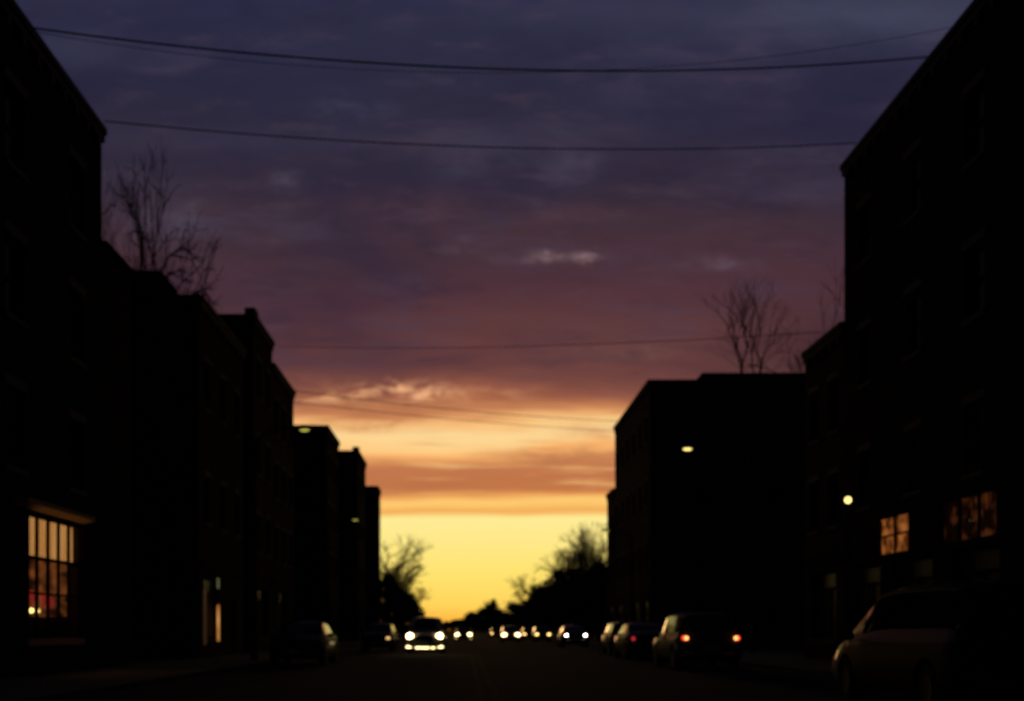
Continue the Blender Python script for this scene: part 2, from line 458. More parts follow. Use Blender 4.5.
def building(name, label, side, lat, y0, y1, top, depth, mat, storeys, bay, group='buildings along the street', cornice=.55, pier=None,
             skip=(), end_windows=False, g0=3.6, win=(1.0, 1.7), shop=True, over=.14, base=.13):
    root = empty(name, (side*lat, (y0+y1)/2, base))
    tag(root, label, 'building', group)
    ox, oy, oz = root.location
    xf = side*(over)                # wall face, local x: cornice reaches the building line
    s = side
    a, b = y0-oy, y1-oy
    H = top-base
    m = MB()
    # openings
    rowsz = []
    fl = (H-1.0-g0)/max(1, storeys-1) if storeys > 1 else 0
    length = b-a
    nb = max(1, int(length/bay))
    rects = []      # (yc, zc, w, h, kind)
    for f_ in range(1, storeys):
        zc = g0 + fl*(f_-.5)+.15
        for i in range(nb):
            yc = a + length*(i+.5)/nb
            rects.append((yc, zc, win[0], win[1], 'sash'))
    if shop:
        ns = max(1, int(length/3.4))
        for i in range(ns):
            yc = a + length*(i+.5)/ns
            if any(abs(oy+yc-q) < r for q, r in skip): continue
            if i == ns//2 and ns > 1:
                rects.append((yc, 1.15+.02, 1.0, 2.3, 'door'))
            else:
                rects.append((yc, 1.85, min(2.5, length/ns-.7), 2.3, 'shop'))
    rects += [r for r in EXTRA.get(name, [])] if False else []
    extra = [(yc-oy, zc-base, w, h, 'open') for (yc, zc, w, h) in skip_open.get(name+label, [])]
    rects = [r for r in rects if not any(abs(r[0]-e[0]) < (r[2]+e[2])/2+.15 and abs(r[1]-e[1]) < (r[3]+e[3])/2+.15 for e in extra)] + extra
    ys = sorted({a, b} | {round(r[0]-r[2]/2, 4) for r in rects} | {round(r[0]+r[2]/2, 4) for r in rects})
    zs = sorted({0.0, H} | {max(0, round(r[1]-r[3]/2, 4)) for r in rects} | {round(r[1]+r[3]/2, 4) for r in rects})
    for zi in range(len(zs)-1):
        zc = (zs[zi]+zs[zi+1])/2
        run = None
        for yi in range(len(ys)-1):
            yc = (ys[yi]+ys[yi+1])/2
            hole = any(abs(yc-r[0]) < r[2]/2 and abs(zc-r[1]) < r[3]/2 for r in rects)
            if hole:
                if run is not None: m.box(xf, xf+s*.3, run, ys[yi], zs[zi], zs[zi+1]); run = None
            elif run is None: run = ys[yi]
        if run is not None: m.box(xf, xf+s*.3, run, b, zs[zi], zs[zi+1])
    if not extra:
        m.box(xf+s*.3, s*depth, a, b, 0, H-.5)
    else:
        # leave a real room behind the big openings
        e0 = min(e[0]-e[2]/2 for e in extra)-.5; e1 = max(e[0]+e[2]/2 for e in extra)+.5
        rz = 4.6
        m.box(xf+s*.3, s*depth, a, e0, 0, H-.5)
        m.box(xf+s*.3, s*depth, e1, b, 0, H-.5)
        m.box(xf+s*.3, s*depth, e0, e1, rz, H-.5)
        m.box(xf+s*3.2, s*depth, e0, e1, 0, rz)
    # parapet round the roof
    m.box(s*(depth-.3), s*depth, a, b, H-.5, H)
    m.box(xf+s*.3, s*(depth-.3), a, a+.3, H-.5, H); m.box(xf+s*.3, s*(depth-.3), b-.3, b, H-.5, H)
    m.build('wall', mat, root)
    r_ = MB(); r_.box(xf+s*.302, s*(depth-.302), a+.302, b-.302, H-.498, H-.42); r_.build('roof', M['roofing'], root)
    c = MB()
    c.box(0, xf+s*.36, a-.03, b+.03, H-.12, H+.06)
    c.box(s*.05, xf-s*.002, a, b, H-.32, H-.122)
    if cornice > .4:
        n = max(2, int(length/.8))
        for i in range(n):
            yc = a+length*(i+.5)/n
            c.box(s*.06, xf-s*.002, yc-.09, yc+.09, H-.55, H-.322)
    c.build('cornice', M['stone'], root)
    for q0, q1 in ((a-.03, a+.33), (b-.33, b+.03)):
        cp = MB(); cp.box(xf+s*.362, s*(depth+.03), q0, q1, H+.002, H+.06); cp.build('coping', M['stone'], root)
    if shop:
        fb = MB(); fb.box(s*(over-.07), xf-s*.002, a+.1, b-.1, 3.25, 3.32); fb.box(s*(over-.05), xf-s*.002, a+.1, b-.1, 3.322, 3.6)
        if not extra: fb.build('shop_fascia', M['trim'], root)
        else: fb.bm.free()
    for (yc, zc, w, h, kind) in rects:
        if kind in ('sash', 'shop'):
            fm, gm, sm, lm = window_meshes(w, h, s, kind)
            wn = link_mesh('window', fm, root, (xf, yc, zc))
            link_mesh('pane', gm, wn); link_mesh('sill', sm, wn)
            if kind == 'sash': link_mesh('lintel', lm, wn)
        elif kind == 'door':
            d = MB(); d.box(s*.13, s*.18, -w/2, w/2, -h/2, -h/2+.35); d.box(s*.13, s*.18, -w/2, -w/2+.12, -h/2+.35, h/2); d.box(s*.13, s*.18, w/2-.12, w/2, -h/2+.35, h/2)
            d.box(s*.13, s*.18, -w/2+.12, w/2-.12, h/2-.15, h/2)
            do = d.build('door', M['trim'], root, loc=(xf, yc, zc))
            g = MB(); g.box(s*.185, s*.2, -w/2, w/2, -h/2, h/2); g.build('pane', M['glass_dark'], do)
            hd = MB(); hd.tube([(s*.08, w/2-.2, -.15), (s*.08, w/2-.2, .15)], .014); hd.box(s*.08, s*.13, w/2-.21, w/2-.19, -.14, -.12); hd.box(s*.08, s*.13, w/2-.21, w/2-.19, .12, .14)
            hd.build('handle', M['metal_grey'], do)
    if end_windows:
        k = (depth-3)/3
        for f_ in range(0, storeys):
            zc = 2.0 if f_ == 0 else g0 + fl*(f_-.5)+.15
            for i in range(3):
                xc = s*(2.2+k*i+k/2*.6)
                fr = MB(); w, h = 1.1, 1.7
                fr.box(xc-w/2, xc-w/2+.08, a-.05, a-.004, zc-h/2, zc+h/2); fr.box(xc+w/2-.08, xc+w/2, a-.05, a-.004, zc-h/2, zc+h/2)
                fr.box(xc-w/2+.08, xc+w/2-.08, a-.05, a-.004, zc+h/2-.08, zc+h/2); fr.box(xc-w/2+.08, xc+w/2-.08, a-.08, a-.004, zc-h/2-.04, zc-h/2+.08)
                fr.box(xc-w/2+.08, xc+w/2-.08, a-.045, a-.004, zc-.03, zc+.03)
                wn = fr.build('window', M['trim'], root)
                g = MB(); g.box(xc-w/2+.08, xc+w/2-.08, a-.02, a-.006, zc-h/2+.08, zc+h/2-.08); g.build('pane', M['glass_dark'], wn)
    return root
EXTRA = {}
skip_open = {}
def lz(h, lat): return h*lat+CAM_H

# left row -----------------------------------------------------------
L = 9.5
lab = 'tall dark brick building nearest on the left with a lit shop window'
skip_open['brick_building'+lab] = [(25.95, 2.35, 3.3, 2.80)]
b1 = building('brick_building', lab, -1, L, -8, 29.1, 14.35, 12, M['brick_dark'], 4, 3.6, shop=True, skip=((25.95, 3.0),))
# rear wing of it
w = MB(); w.box(-.14, -12, 29.11-b1.location.y, 31.6-b1.location.y, 0, 11.2)
w.box(0, -12.02, 29.11-b1.location.y, 31.64-b1.location.y, 11.202, 11.33)
o = w.build('rear_wing', M['brick_dark'], b1); o['label'] = 'lower rear wing with a flat roof'
b3 = building('brick_building', 'flat roofed brick building left of the street after the alley, with a glowing door', -1, L, 39.7, 47.6, 13.2, 12, M['brick_brown'], 3, 2.6)
tw = MB(); tw.box(-2.82, -5.4, .6, 3.0, 12.65, 15.35); tw.box(-2.76, -5.46, .54, 3.06, 15.352, 15.47)
o = tw.build('roof_stair_tower', M['brick_brown'], b3)
b4 = building('brick_building', 'tall narrow brick building on the left with a raised corner pier', -1, L, 49.8, 54.72, 15.4, 5.5, M['brick_red'], 4, 2.2)
pr = MB(); pr.box(-.05, -.52, -2.5, -1.6, 15.33, 15.62); pr.build('corner_pier', M['stone'], b4)
b5 = building('brick_building', 'warm brown brick building adjoining the pier topped one on the left', -1, L, 54.76, 61.5, 14.4, 5.5, M['brick_red'], 4, 2.2)
b6 = building('brick_building', 'square topped dark building on the left beyond the cross street', -1, 9.4, 75.2, 82.2, 15.1, 10, M['brick_dark'], 4, 2.3, end_windows=True)
b7 = building('brick_building', 'slim building on the left with a small corner pier on its roof', -1, 9.3, 95.9, 103.5, 16.75, 8, M['brick_brown'], 4, 2.5)
pr = MB(); pr.box(-.05, -.6, -3.85, -3.0, 16.68, 17.0); pr.build('corner_pier', M['stone'], b7)
b8 = building('brick_building', 'farthest narrow building at the end of the left row', -1, 9.25, 116, 120.5, 16.3, 6, M['brick_dark'], 4, 2.2)
# right row ----------------------------------------------------------
RL = 12.0
lab = 'tall dark brick building nearest on the right with dim transom windows'
skip_open['brick_building'+lab] = []
skip_open['brick_building'+lab] = [(31.4, 3.875, 2.4, 1.15), (26.75, 3.875, 3.1, 1.15)]
r1 = building('brick_building', lab, 1, RL, -8, 35.3, 16.0, 14, M['brick_dark'], 4, 3.6, shop=True)
r2 = building('brick_building', 'low narrow building attached behind the tall right brick building', 1, RL, 35.34, 39.4, 11.0, 9, M['brick_brown'], 3, 2.0)
r3 = building('brick_building', 'broad flat roofed building right of the street with an upper roof storey', 1, 11.85, 71.7, 88.6, 17.42, 17, M['brick_tan'], 4, 2.8, end_windows=True)
ph = MB(); ph.box(5.4, 16.6, -.2, 6.2, 16.8, 19.55); ph.box(5.3, 16.7, -.3, 6.3, 19.552, 19.7); ph.build('penthouse', M['brick_tan'], r3)
r4 = building('brick_building', 'small low brick building just past the broad right building', 1, 12.0, 90.2, 94.6, 12.7, 8, M['brick_red'], 3, 2.1)
# roof cap of the opened rooms are part of the walls

# lit shop window on the left ------------------------------------------
s = -1
oy = b1.location.y; oz = b1.location.z
xw = -.14      # wall face local
ya, yb = 24.30-oy, 27.60-oy; za, zb = .95-oz, 3.75-oz
fr = MB(); t = .06
fr.box(xw-.06, xw-.14, ya, ya+t, za, zb); fr.box(xw-.06, xw-.14, yb-t, yb, za, zb)
fr.box(xw-.06, xw-.14, ya+t, yb-t, zb-t, zb); fr.box(xw-.06, xw-.14, ya+t, yb-t, za, za+t)
for i in range(1, 5):
    q = ya+(yb-ya)*i/5; fr.box(xw-.07, xw-.13, q-.045, q+.045, za+t, zb-t)
for zz, hh in ((2.78-oz, .04), (1.98-oz, .025)):
    for i in range(5):
        q0 = ya+(yb-ya)*i/5+(.045 if i else t); q1 = ya+(yb-ya)*(i+1)/5-(.045 if i < 4 else t)
        fr.box(xw-.072, xw-.128, q0, q1, zz-hh, zz+hh)
sw = fr.build('shop_window', M['trim'], b1); sw['label'] = 'wide shop window glowing amber'
g = MB(); g.box(xw-.15, xw-.156, ya, yb, za, zb); g.build('pane', M['glass_clear'], sw)
bl = MB()
for i in range(5):
    q0 = ya+(yb-ya)*i/5+.02; q1 = ya+(yb-ya)*(i+1)/5-.02
    n = 5
    for j in range(n):
        a0 = q0+(q1-q0)*j/n; a1 = q0+(q1-q0)*(j+.86)/n
        bl.box(xw-.22-.012*(j % 2), xw-.235-.012*(j % 2), a0, a1, 2.80-oz, 3.73-oz)
bl.build('blind', mat_emit_blotch('backlit_amber_blind', (.62, .24, .05), (.92, .45, .14), .62, (1, 3.5, .7), .35, .7, 3), sw)
sl = MB(); sl.box(xw+.22, xw-.058, ya-.60, yb-.42, za-.15, za-.004); sl.build('sill', mat_simple('tan_wood_sill', (.65, .44, .25), .8), sw)
hd = MB(); hd.poly_prism([(xw+.004, zb+.30), (xw+.004, zb+.05), (xw+.30, zb+.14), (xw+.30, zb+.24)], ya-.80, yb+.12); hd.build('awning', mat_simple('tan_canvas', (.72, .52, .30), .9, noise=.2), sw)
# the room behind it and what stands there
rm = MB(); rx0, rx1 = xw-.3, xw-3.15
rm.box(rx1+.04, rx1+.02, ya-.4, yb+.4, .02, 4.1)
wallm = mat_emit_blotch('glowing_room_wall', (.012, .003, .002), (.40, .11, .025), .55, (3.0, 3.0, 2.4), .43, .66, 8, 4)  # walls glow by themselves, lamp light on them put into the colour
rm.build('room_back_wall', wallm, sw)
rm = MB(); rm.box(rx0-.02, rx1+.06, yb+.40, yb+.43, 1.36, 4.1); rm.build('room_side_wall', wallm, sw)
rf = MB(); rf.box(rx0, rx1+.05, ya-.4, yb+.4, 0, .03); rf.build('room_floor', mat_simple('wood_floor', (.12, .06, .03), .6), sw)
lamp = bpy.data.lights.new('shop_ceiling_lamp', 'AREA'); lamp.energy = 10; lamp.color = (1, .42, .12); lamp.size = 1.6
lo = bpy.data.objects.new('shop_ceiling_lamp', lamp); COL.objects.link(lo); lo.location = (-L-1.9, 25.95, 3.9)
def table_lamp(x, y, z, label):
    r = empty('table_lamp', (x, y, z)); tag(r, label, 'lamp', 'small lamps in the shop window')
    m = MB(); m.lathe([(.07, 0), (.07, .02), (.02, .04), (.02, .11)], seg=12); m.build('base', M['metal_dark'], r)
    m = MB(); m.ellipsoid((0, 0, .16), .055, .055, .06); m.build('bulb', E['bulb'], r, True)
cnt = empty('display_counter', (-L-.75, 25.95, .16)); tag(cnt, 'dark wooden display counter inside the lit shop window', 'counter')
m = MB(); m.box(-.3, .3, -1.45, 1.45, 1.22, 1.28); m.build('top', mat_simple('dark_wood', (.05, .03, .02), .5), cnt)
m = MB(); m.box(-.26, .26, -1.4, 1.4, 0, 1.218); m.build('base', mat_simple('dark_wood_base', (.04, .025, .018), .6), cnt)
table_lamp(-L-.62, 25.62, 1.442, 'round glowing lamp, the yellower of two on the shop counter')
table_lamp(-L-.62, 25.98, 1.442, 'small pale glowing lamp at the right of the shop counter pair')
redm = mat_emit('lit_red_paper', (.8, .06, .05), .22, (.5, .04, .03)); ambm = mat_emit('lit_orange_paper', (.8, .22, .05), .20, (.5, .15, .03))
rng = random.Random(5)
for i, (yq, zq, mm, lb) in enumerate(((26.55, 1.95, redm, 'leftmost red paper lantern hanging low in the shop window'), (26.95, 1.85, ambm, 'orange paper lantern hanging beside the red ones in the shop window'),
        (27.3, 1.90, redm, 'middle red paper lantern hanging in the shop window'), (27.72, 1.84, redm, 'rightmost red paper lantern hanging in the shop window'))):
    r = empty('paper_lantern', (-L-1.0, yq, zq)); tag(r, lb, 'lantern', 'paper lanterns in the shop window')
    m = MB(); m.ellipsoid((0, 0, 0), .11, .11, .16); m.build('shade', mm, r, True)
    m = MB(); m.tube([(0, 0, .19), (0, 0, 4.24-zq)], .006, 5); m.build('cord', M['cable'], r)

# dim transoms on the right, sunset reflection painted as glowing sheets --------------------------------------------
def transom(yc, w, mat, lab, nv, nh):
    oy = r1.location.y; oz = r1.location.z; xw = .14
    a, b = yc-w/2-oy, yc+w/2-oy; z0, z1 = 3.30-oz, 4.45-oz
    f = MB(); t = .06
    f.box(xw+.06, xw+.14, a, a+t, z0, z1); f.box(xw+.06, xw+.14, b-t, b, z0, z1)
    f.box(xw+.06, xw+.14, a+t, b-t, z1-t, z1); f.box(xw+.06, xw+.14, a+t, b-t, z0, z0+t)
    for i in range(1, nv):
        q = a+(b-a)*i/nv; f.box(xw+.07, xw+.13, q-.04, q+.04, z0+t, z1-t)
    for j in range(1, nh):
        zz = z0+(z1-z0)*j/nh
        for i in range(nv):
            f.box(xw+.072, xw+.128, a+(b-a)*i/nv+.06, a+(b-a)*(i+1)/nv-.06, zz-.03, zz+.03)
    wn = f.build('transom_window', M['trim'], r1); wn['label'] = lab
    g = MB(); g.box(xw+.15, xw+.156, a, b, z0, z1); g.build('pane', M['glass_clear'], wn)
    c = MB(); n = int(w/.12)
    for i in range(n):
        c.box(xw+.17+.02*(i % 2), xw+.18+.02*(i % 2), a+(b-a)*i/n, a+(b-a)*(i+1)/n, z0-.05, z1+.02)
    c.build('reflection_glow', mat, wn)  # mottled glow stands for sunset and branches mirrored in the glass
transom(31.4, 2.4, mat_emit_blotch('amber_reflection', (.10, .022, .004), (.80, .25, .05), .56, (1.5, 3.4, 3.6), .40, .62, 14, 3), 'small window with a painted amber reflection behind four panes', 2, 2)
transom(26.75, 3.1, mat_emit_blotch('dim_rust_reflection', (.008, .002, .001), (.20, .05, .012), .32, (1.2, 1.9, 2.2), .46, .62, 31, 3), 'wider window with a painted dull rust reflection', 3, 1)
# glowing door on the left --------------------------------------------
def glow_strip(bld, x_off, y0, y1, z0, z1, mat, name, lab):
    ox, oy, oz = bld.location
    m = MB(); m.box(x_off, x_off-.03, y0-oy, y1-oy, z0-oz, z1-oz)
    o = m.build(name, mat, bld); o['label'] = lab
    return o
amb = mat_emit_blotch('door_glow', (.35, .10, .02), (.85, .40, .10), .8, (1, 1, 1.2), .3, .7, 2)
glow_strip(b3, -.06, 42.35, 42.68, .72, 2.12, amb, 'door_light', 'narrow glowing amber door glass')
glow_strip(b3, -.06, 42.35, 42.62, 2.75, 3.15, mat_emit('transom_glow', (.20, .22, .10), .35), 'fanlight', 'faint greenish pane above the glowing door')
glow_strip(b3, -.06, 40.1, 40.55, .6, 2.6, mat_emit('dim_door_glow', (.25, .10, .04), .05), 'side_glass', 'barely lit brownish shop glass')

# ------------------------------------------------------------------ wires
def wire(p0, p1, sag, rad, label, n=28):
    p0, p1 = Vector(p0), Vector(p1)
    pts = []
    for i in range(n+1):
        t = i/n; p = p0.lerp(p1, t); p.z -= 4*sag*t*(1-t); pts.append(p)
    m = MB(); m.tube(pts, rad, 6)
    tag(m.build('overhead_wire', M['cable'], None, True), label, 'wire', 'overhead wires across the street')
def at(px, py, D): return Vector(((px-CX)/F*D, D, CAM_H+(CY-py)/F*D))
wire(at(33, 28, 24.2), at(927, 57, 28.6), .62, .020, 'thickest wire sagging across the top of the sky between the two nearest roofs')
wire(at(36, 32, 24.6), at(958, 26, 27.0), 1.03, .006, 'thin faint wire running just above and below the thickest top wire')
wire(at(104, 121, 28.6), at(856, 143, 33.4), .42, .016, 'second wire down, joining the far corners of the two nearest buildings')
wire(at(279, 346, 55), at(822, 332, 38.0), .28, .013, 'wire crossing at mid sky above the broad right building')
wire(at(295, 391, 61), at(617, 421, 86), .25, .022, 'slanting wire in front of the pale wisps, ending on the broad right building')
wire(at(293, 402, 60.5), at(617, 431, 85.5), .20, .018, 'lowest slanting wire just above the bright gap in the clouds')

# ------------------------------------------------------------------ street lamps
def street_lamp(hx, y, z, label, mat, side, big=True):
    px_ = hx+side*1.7
    r = empty('street_lamp', (px_, y, .13)); tag(r, label, 'street lamp', 'tall street lamps along the kerbs')
    zz = z-.13
    m = MB(); m.tube([(0, 0, 0), (0, 0, .5), (0, 0, zz-.3)], [.13, .10, .06], 10); m.build('pole', M['metal_dark'], r, True)
    m = MB(); m.tube([(0, 0, zz-.4), (-side*.5, 0, zz-.02), (-side*1.4, 0, zz+.1)], .035, 8); m.build('arm', M['metal_dark'], r, True)
    m = MB(); m.ellipsoid((-side*1.7, 0, zz+.09), .38, .16, .09); h = m.build('lamp_head', M['metal_grey'], r, True)
    m = MB(); m.ellipsoid((-side*1.72, 0, zz+.0), .17, .11, .06 if big else .055); m.build('lens', mat, r, True)
def lampat(px, py, z, label, mat, side, big=True):
    D = (z-CAM_H)*F/(CY-py); street_lamp((px-CX)/F*D, D, z, label, mat, side, big)
lampat(688, 449, 8.0, 'street lamp glowing yellow in front of the broad right building', E['street'], 1)
lampat(304, 430, 8.0, 'street lamp with a dim greenish glow against the square topped left building', E['street_dim'], -1, False)
lampat(355, 520, 8.0, 'street lamp with a faint yellow glow beside the slim left building', E['street_dim'], -1, False)
lampat(607, 531, 8.0, 'small distant lamp by the low building past the broad right one', E['street_dim'], 1, False)
D = 9.45*F/382
r = empty('globe_lamp', (9.45, D, .13)); tag(r, 'round white globe lamp on a post before the tall right building', 'street lamp')
zt = CAM_H+130/F*D-.13
m = MB(); m.lathe([(.14, 0), (.14, .1), (.07, .3), (.045, .5), (.04, zt-.22), (.07, zt-.15), (.07, zt-.11)], seg=14); m.build('post', M['metal_dark'], r, True)
m = MB(); m.ellipsoid((0, 0, zt), .085, .085, .085, 16, 12); m.build('globe', E['globe'], r, True)

# ------------------------------------------------------------------ cars
CARS = {
 'sedan': dict(L=4.6, w=.89, st=[(-2.3,.60,.64,.86,.34),(-2.24,.84,.89,.93,.28),(-2.05,.91,1.0,.97,.24),(-1.6,.93,1.04,.99,.22),(-1.3,.94,1.14,1,.22),(-.85,.94,1.36,1,.2),(-.3,.93,1.44,1,.2),(.3,.92,1.44,1,.2),(.65,.91,1.34,1,.2),(1.2,.89,1.0,.99,.2),(1.7,.82,.92,.97,.22),(2.1,.74,.82,.92,.24),(2.26,.62,.68,.86,.28),(2.3,.5,.54,.8,.32)],
    wd=(-1.38, 1.42), rear=(-1.35,-.75), front=(.55,1.2), sides=((-.95,-.22),(-.15,.72)), head=(.62,2.2,.66), tail=(.66,-2.24,.80), roof=.62, wr=.33),
 'suv': dict(L=4.6, w=.93, st=[(-2.3,.66,.72,.9,.40),(-2.25,.98,1.05,.96,.34),(-2.14,1.02,1.35,.98,.30),(-1.95,1.03,1.68,1,.28),(-1.4,1.02,1.75,1,.28),(-.3,1.01,1.77,1,.28),(.35,1.0,1.75,1,.28),(.65,.99,1.62,1,.28),(1.15,.98,1.14,1,.28),(1.75,.95,1.08,.98,.28),(2.12,.90,1.0,.94,.3),(2.26,.74,.80,.88,.34),(2.3,.55,.6,.84,.38)],
    wd=(-1.4, 1.42), rear=(-2.12,-2.0), front=(.55,1.13), sides=((-1.9,-.12),(-.09,.7)), head=(.70,2.2,.84), tail=(.74,-2.24,.98), roof=.72, wr=.37),
 'hatch': dict(L=4.1, w=.86, st=[(-2.05,.60,.66,.88,.36),(-2.0,.88,.96,.94,.3),(-1.88,.93,1.2,.97,.25),(-1.6,.95,1.44,1,.22),(-1.0,.95,1.5,1,.2),(-.2,.94,1.51,1,.2),(.3,.93,1.49,1,.2),(.6,.92,1.37,1,.2),(1.12,.9,1.04,.99,.2),(1.55,.84,.95,.97,.22),(1.88,.76,.85,.92,.24),(2.02,.62,.68,.86,.28),(2.05,.5,.54,.8,.32)],
    wd=(-1.22, 1.28), rear=(-1.86,-1.62), front=(.5,1.1), sides=((-1.35,-.6),(-.5,.62)), head=(.6,1.96,.70), tail=(.68,-1.98,.9), roof=.64, wr=.31),
 'van': dict(L=5.1, w=.97, st=[(-2.55,.62,.68,.92,.36),(-2.5,.98,1.05,.97,.3),(-2.42,1.02,1.4,.98,.26),(-2.25,1.03,1.72,1,.24),(-1.6,1.03,1.78,1,.22),(-.2,1.02,1.79,1,.22),(.5,1.0,1.74,1,.22),(.9,.99,1.55,1,.22),(1.65,.96,1.12,.99,.22),(2.1,.86,.97,.96,.24),(2.42,.74,.82,.9,.28),(2.55,.58,.63,.84,.34)],
    wd=(-1.55, 1.55), rear=(-2.4,-2.28), front=(.8,1.62), sides=((-2.2,-.14),(-.11,1.02)), head=(.68,2.36,.78), tail=(.86,-2.44,1.12), roof=.76, wr=.35),
}
def interp(st, y, i):
    if y <= st[0][0]: return st[0][i]
    for a, b in zip(st, st[1:]):
        if a[0] <= y <= b[0]:
            t = (y-a[0])/(b[0]-a[0]); return a[i]+(b[i]-a[i])*t
    return st[-1][i]
def ring(c, y):
    st = c['st']; belt = interp(st, y, 1); roof = interp(st, y, 2); w = c['w']*interp(st, y, 3); zb = interp(st, y, 4)
    g = min(1, max(0, (roof-belt-.08)/.45))
    wr = w*(.84+(c['roof']/c['w']-.84)*g)
    gl = w*.90
    h = belt-zb
    return [(0, zb), (.7*w, zb), (.93*w, zb+.06*h), (.985*w, zb+.28*h), (w, zb+.55*h), (.985*w, zb+.82*h), (.945*w, belt), (gl, belt+.02+.04*(roof-belt)),
            (gl+(wr-gl)*.5, belt+.5*(roof-belt)), (wr, roof-.09*(roof-belt)-.02*g), (wr-.16*w, roof-.015), (wr*.4, roof+.012), (0, roof+.015)]
def loft(c):
    bm = bmesh.new(); st = c['st']
    ysl = []
    for a, b in zip(st, st[1:]):
        n = max(1, round((b[0]-a[0])/.25))
        ysl += [a[0]+(b[0]-a[0])*i/n for i in range(n)]
    ysl.append(st[-1][0])
    rows = []
    for y in ysl:
        r = ring(c, y); full = [(x, z) for x, z in r] + [(-x, z) for x, z in r[-2:0:-1]]
        rows.append([bm.verts.new((x, y, z)) for x, z in full])
    n = len(rows[0])
    for A, B in zip(rows, rows[1:]):
        for i in range(n): bm.faces.new((A[i], A[(i+1) % n], B[(i+1) % n], B[i]))
    bm.faces.new(rows[0][::-1]); bm.faces.new(rows[-1])
    bmesh.ops.recalc_face_normals(bm, faces=bm.faces[:])
    return bm
def patch(c, y0, y1, i0, f0, i1, f1, ny, nz, off, xs):
    """a sheet lying on the loft between two stations and two ring positions; closed with thickness"""
    m = MB(); bm = m.bm
    def pt(y, q, o):
        r = ring(c, y); k = min(int(q), len(r)-2); t = q-k
        x = r[k][0]+(r[k+1][0]-r[k][0])*t; z = r[k][1]+(r[k+1][1]-r[k][1])*t
        return x, z
    gr = []
    for layer in (off, off-.02):
        L_ = []
        for a in range(ny+1):
            y = y0+(y1-y0)*a/ny; row = []
            for b in range(nz+1):
                q = (i0+f0)+((i1+f1)-(i0+f0))*b/nz
                x, z = pt(y, q, 0); x2, z2 = pt(y, min(q+.05, 12), 0); x1, z1 = pt(y, max(q-.05, 0), 0)
                ya_, _ = pt(y-.03, q, 0), 0; yb_ = pt(y+.03, q, 0)
                tq = Vector((x2-x1, 0, z2-z1)); ty = Vector((yb_[0]-ya_[0], .06, yb_[1]-ya_[1]))
                nrm = ty.cross(tq)*-1
                if nrm.length < 1e-9: nrm = Vector((0, 0, 1))
                nrm.normalize()
                if nrm.x < -.01 or (abs(nrm.x) <= .01 and nrm.z < 0): nrm = -nrm
                row.append(bm.verts.new(((x+nrm.x*layer)*xs, y+nrm.y*layer, z+nrm.z*layer)))
            L_.append(row)
        gr.append(L_)
    for li, L_ in enumerate(gr):
        for a in range(ny):
            for b in range(nz):
                bm.faces.new((L_[a][b], L_[a+1][b], L_[a+1][b+1], L_[a][b+1]))
    T_, B_ = gr
    for a in range(ny):
        for b in (0, nz): bm.faces.new((T_[a][b], T_[a+1][b], B_[a+1][b], B_[a][b]))
    for b in range(nz):
        for a in (0, ny): bm.faces.new((T_[a][b], T_[a][b+1], B_[a][b+1], B_[a][b]))
    return m
body_cache = {}
def body_mesh(kind):
    if kind in body_cache: return body_cache[kind]
    c = CARS[kind]
    bm = loft(c); me = bpy.data.meshes.new('body_src'); bm.to_mesh(me); bm.free()
    o = bpy.data.objects.new('tmp_body', me); COL.objects.link(o)
    cut = MB()
    for wy in c['wd']:
        for sx_ in (-1, 1):
            cut.tube([(sx_*(c['w']-.26), wy, c['wr']), (sx_*(c['w']+.1), wy, c['wr'])], c['wr']+.06, 24)
    co_ = cut.build('tmp_cut', M['rubber'])
    b = o.modifiers.new('b', 'BOOLEAN'); b.operation = 'DIFFERENCE'; b.object = co_; b.solver = 'EXACT'
    dg = bpy.context.evaluated_depsgraph_get(); dg.update()
    out = bpy.data.meshes.new_from_object(o.evaluated_get(dg)); out.name = 'body'
    bpy.data.objects.remove(o); bpy.data.objects.remove(co_)
    out.materials.clear()
    for p in out.polygons: p.use_smooth = True
    try: out.set_sharp_from_angle(angle=R(38))
    except Exception: pass
    body_cache[kind] = out
    return out
part_cache = {}
def pm(key, fn):
    if key not in part_cache: part_cache[key] = fn()
    return part_cache[key]
def merge2(a, b):
    tmp = bpy.data.meshes.new('t'); b.bm.to_mesh(tmp); b.bm.free(); a.bm.from_mesh(tmp); bpy.data.meshes.remove(tmp); return a
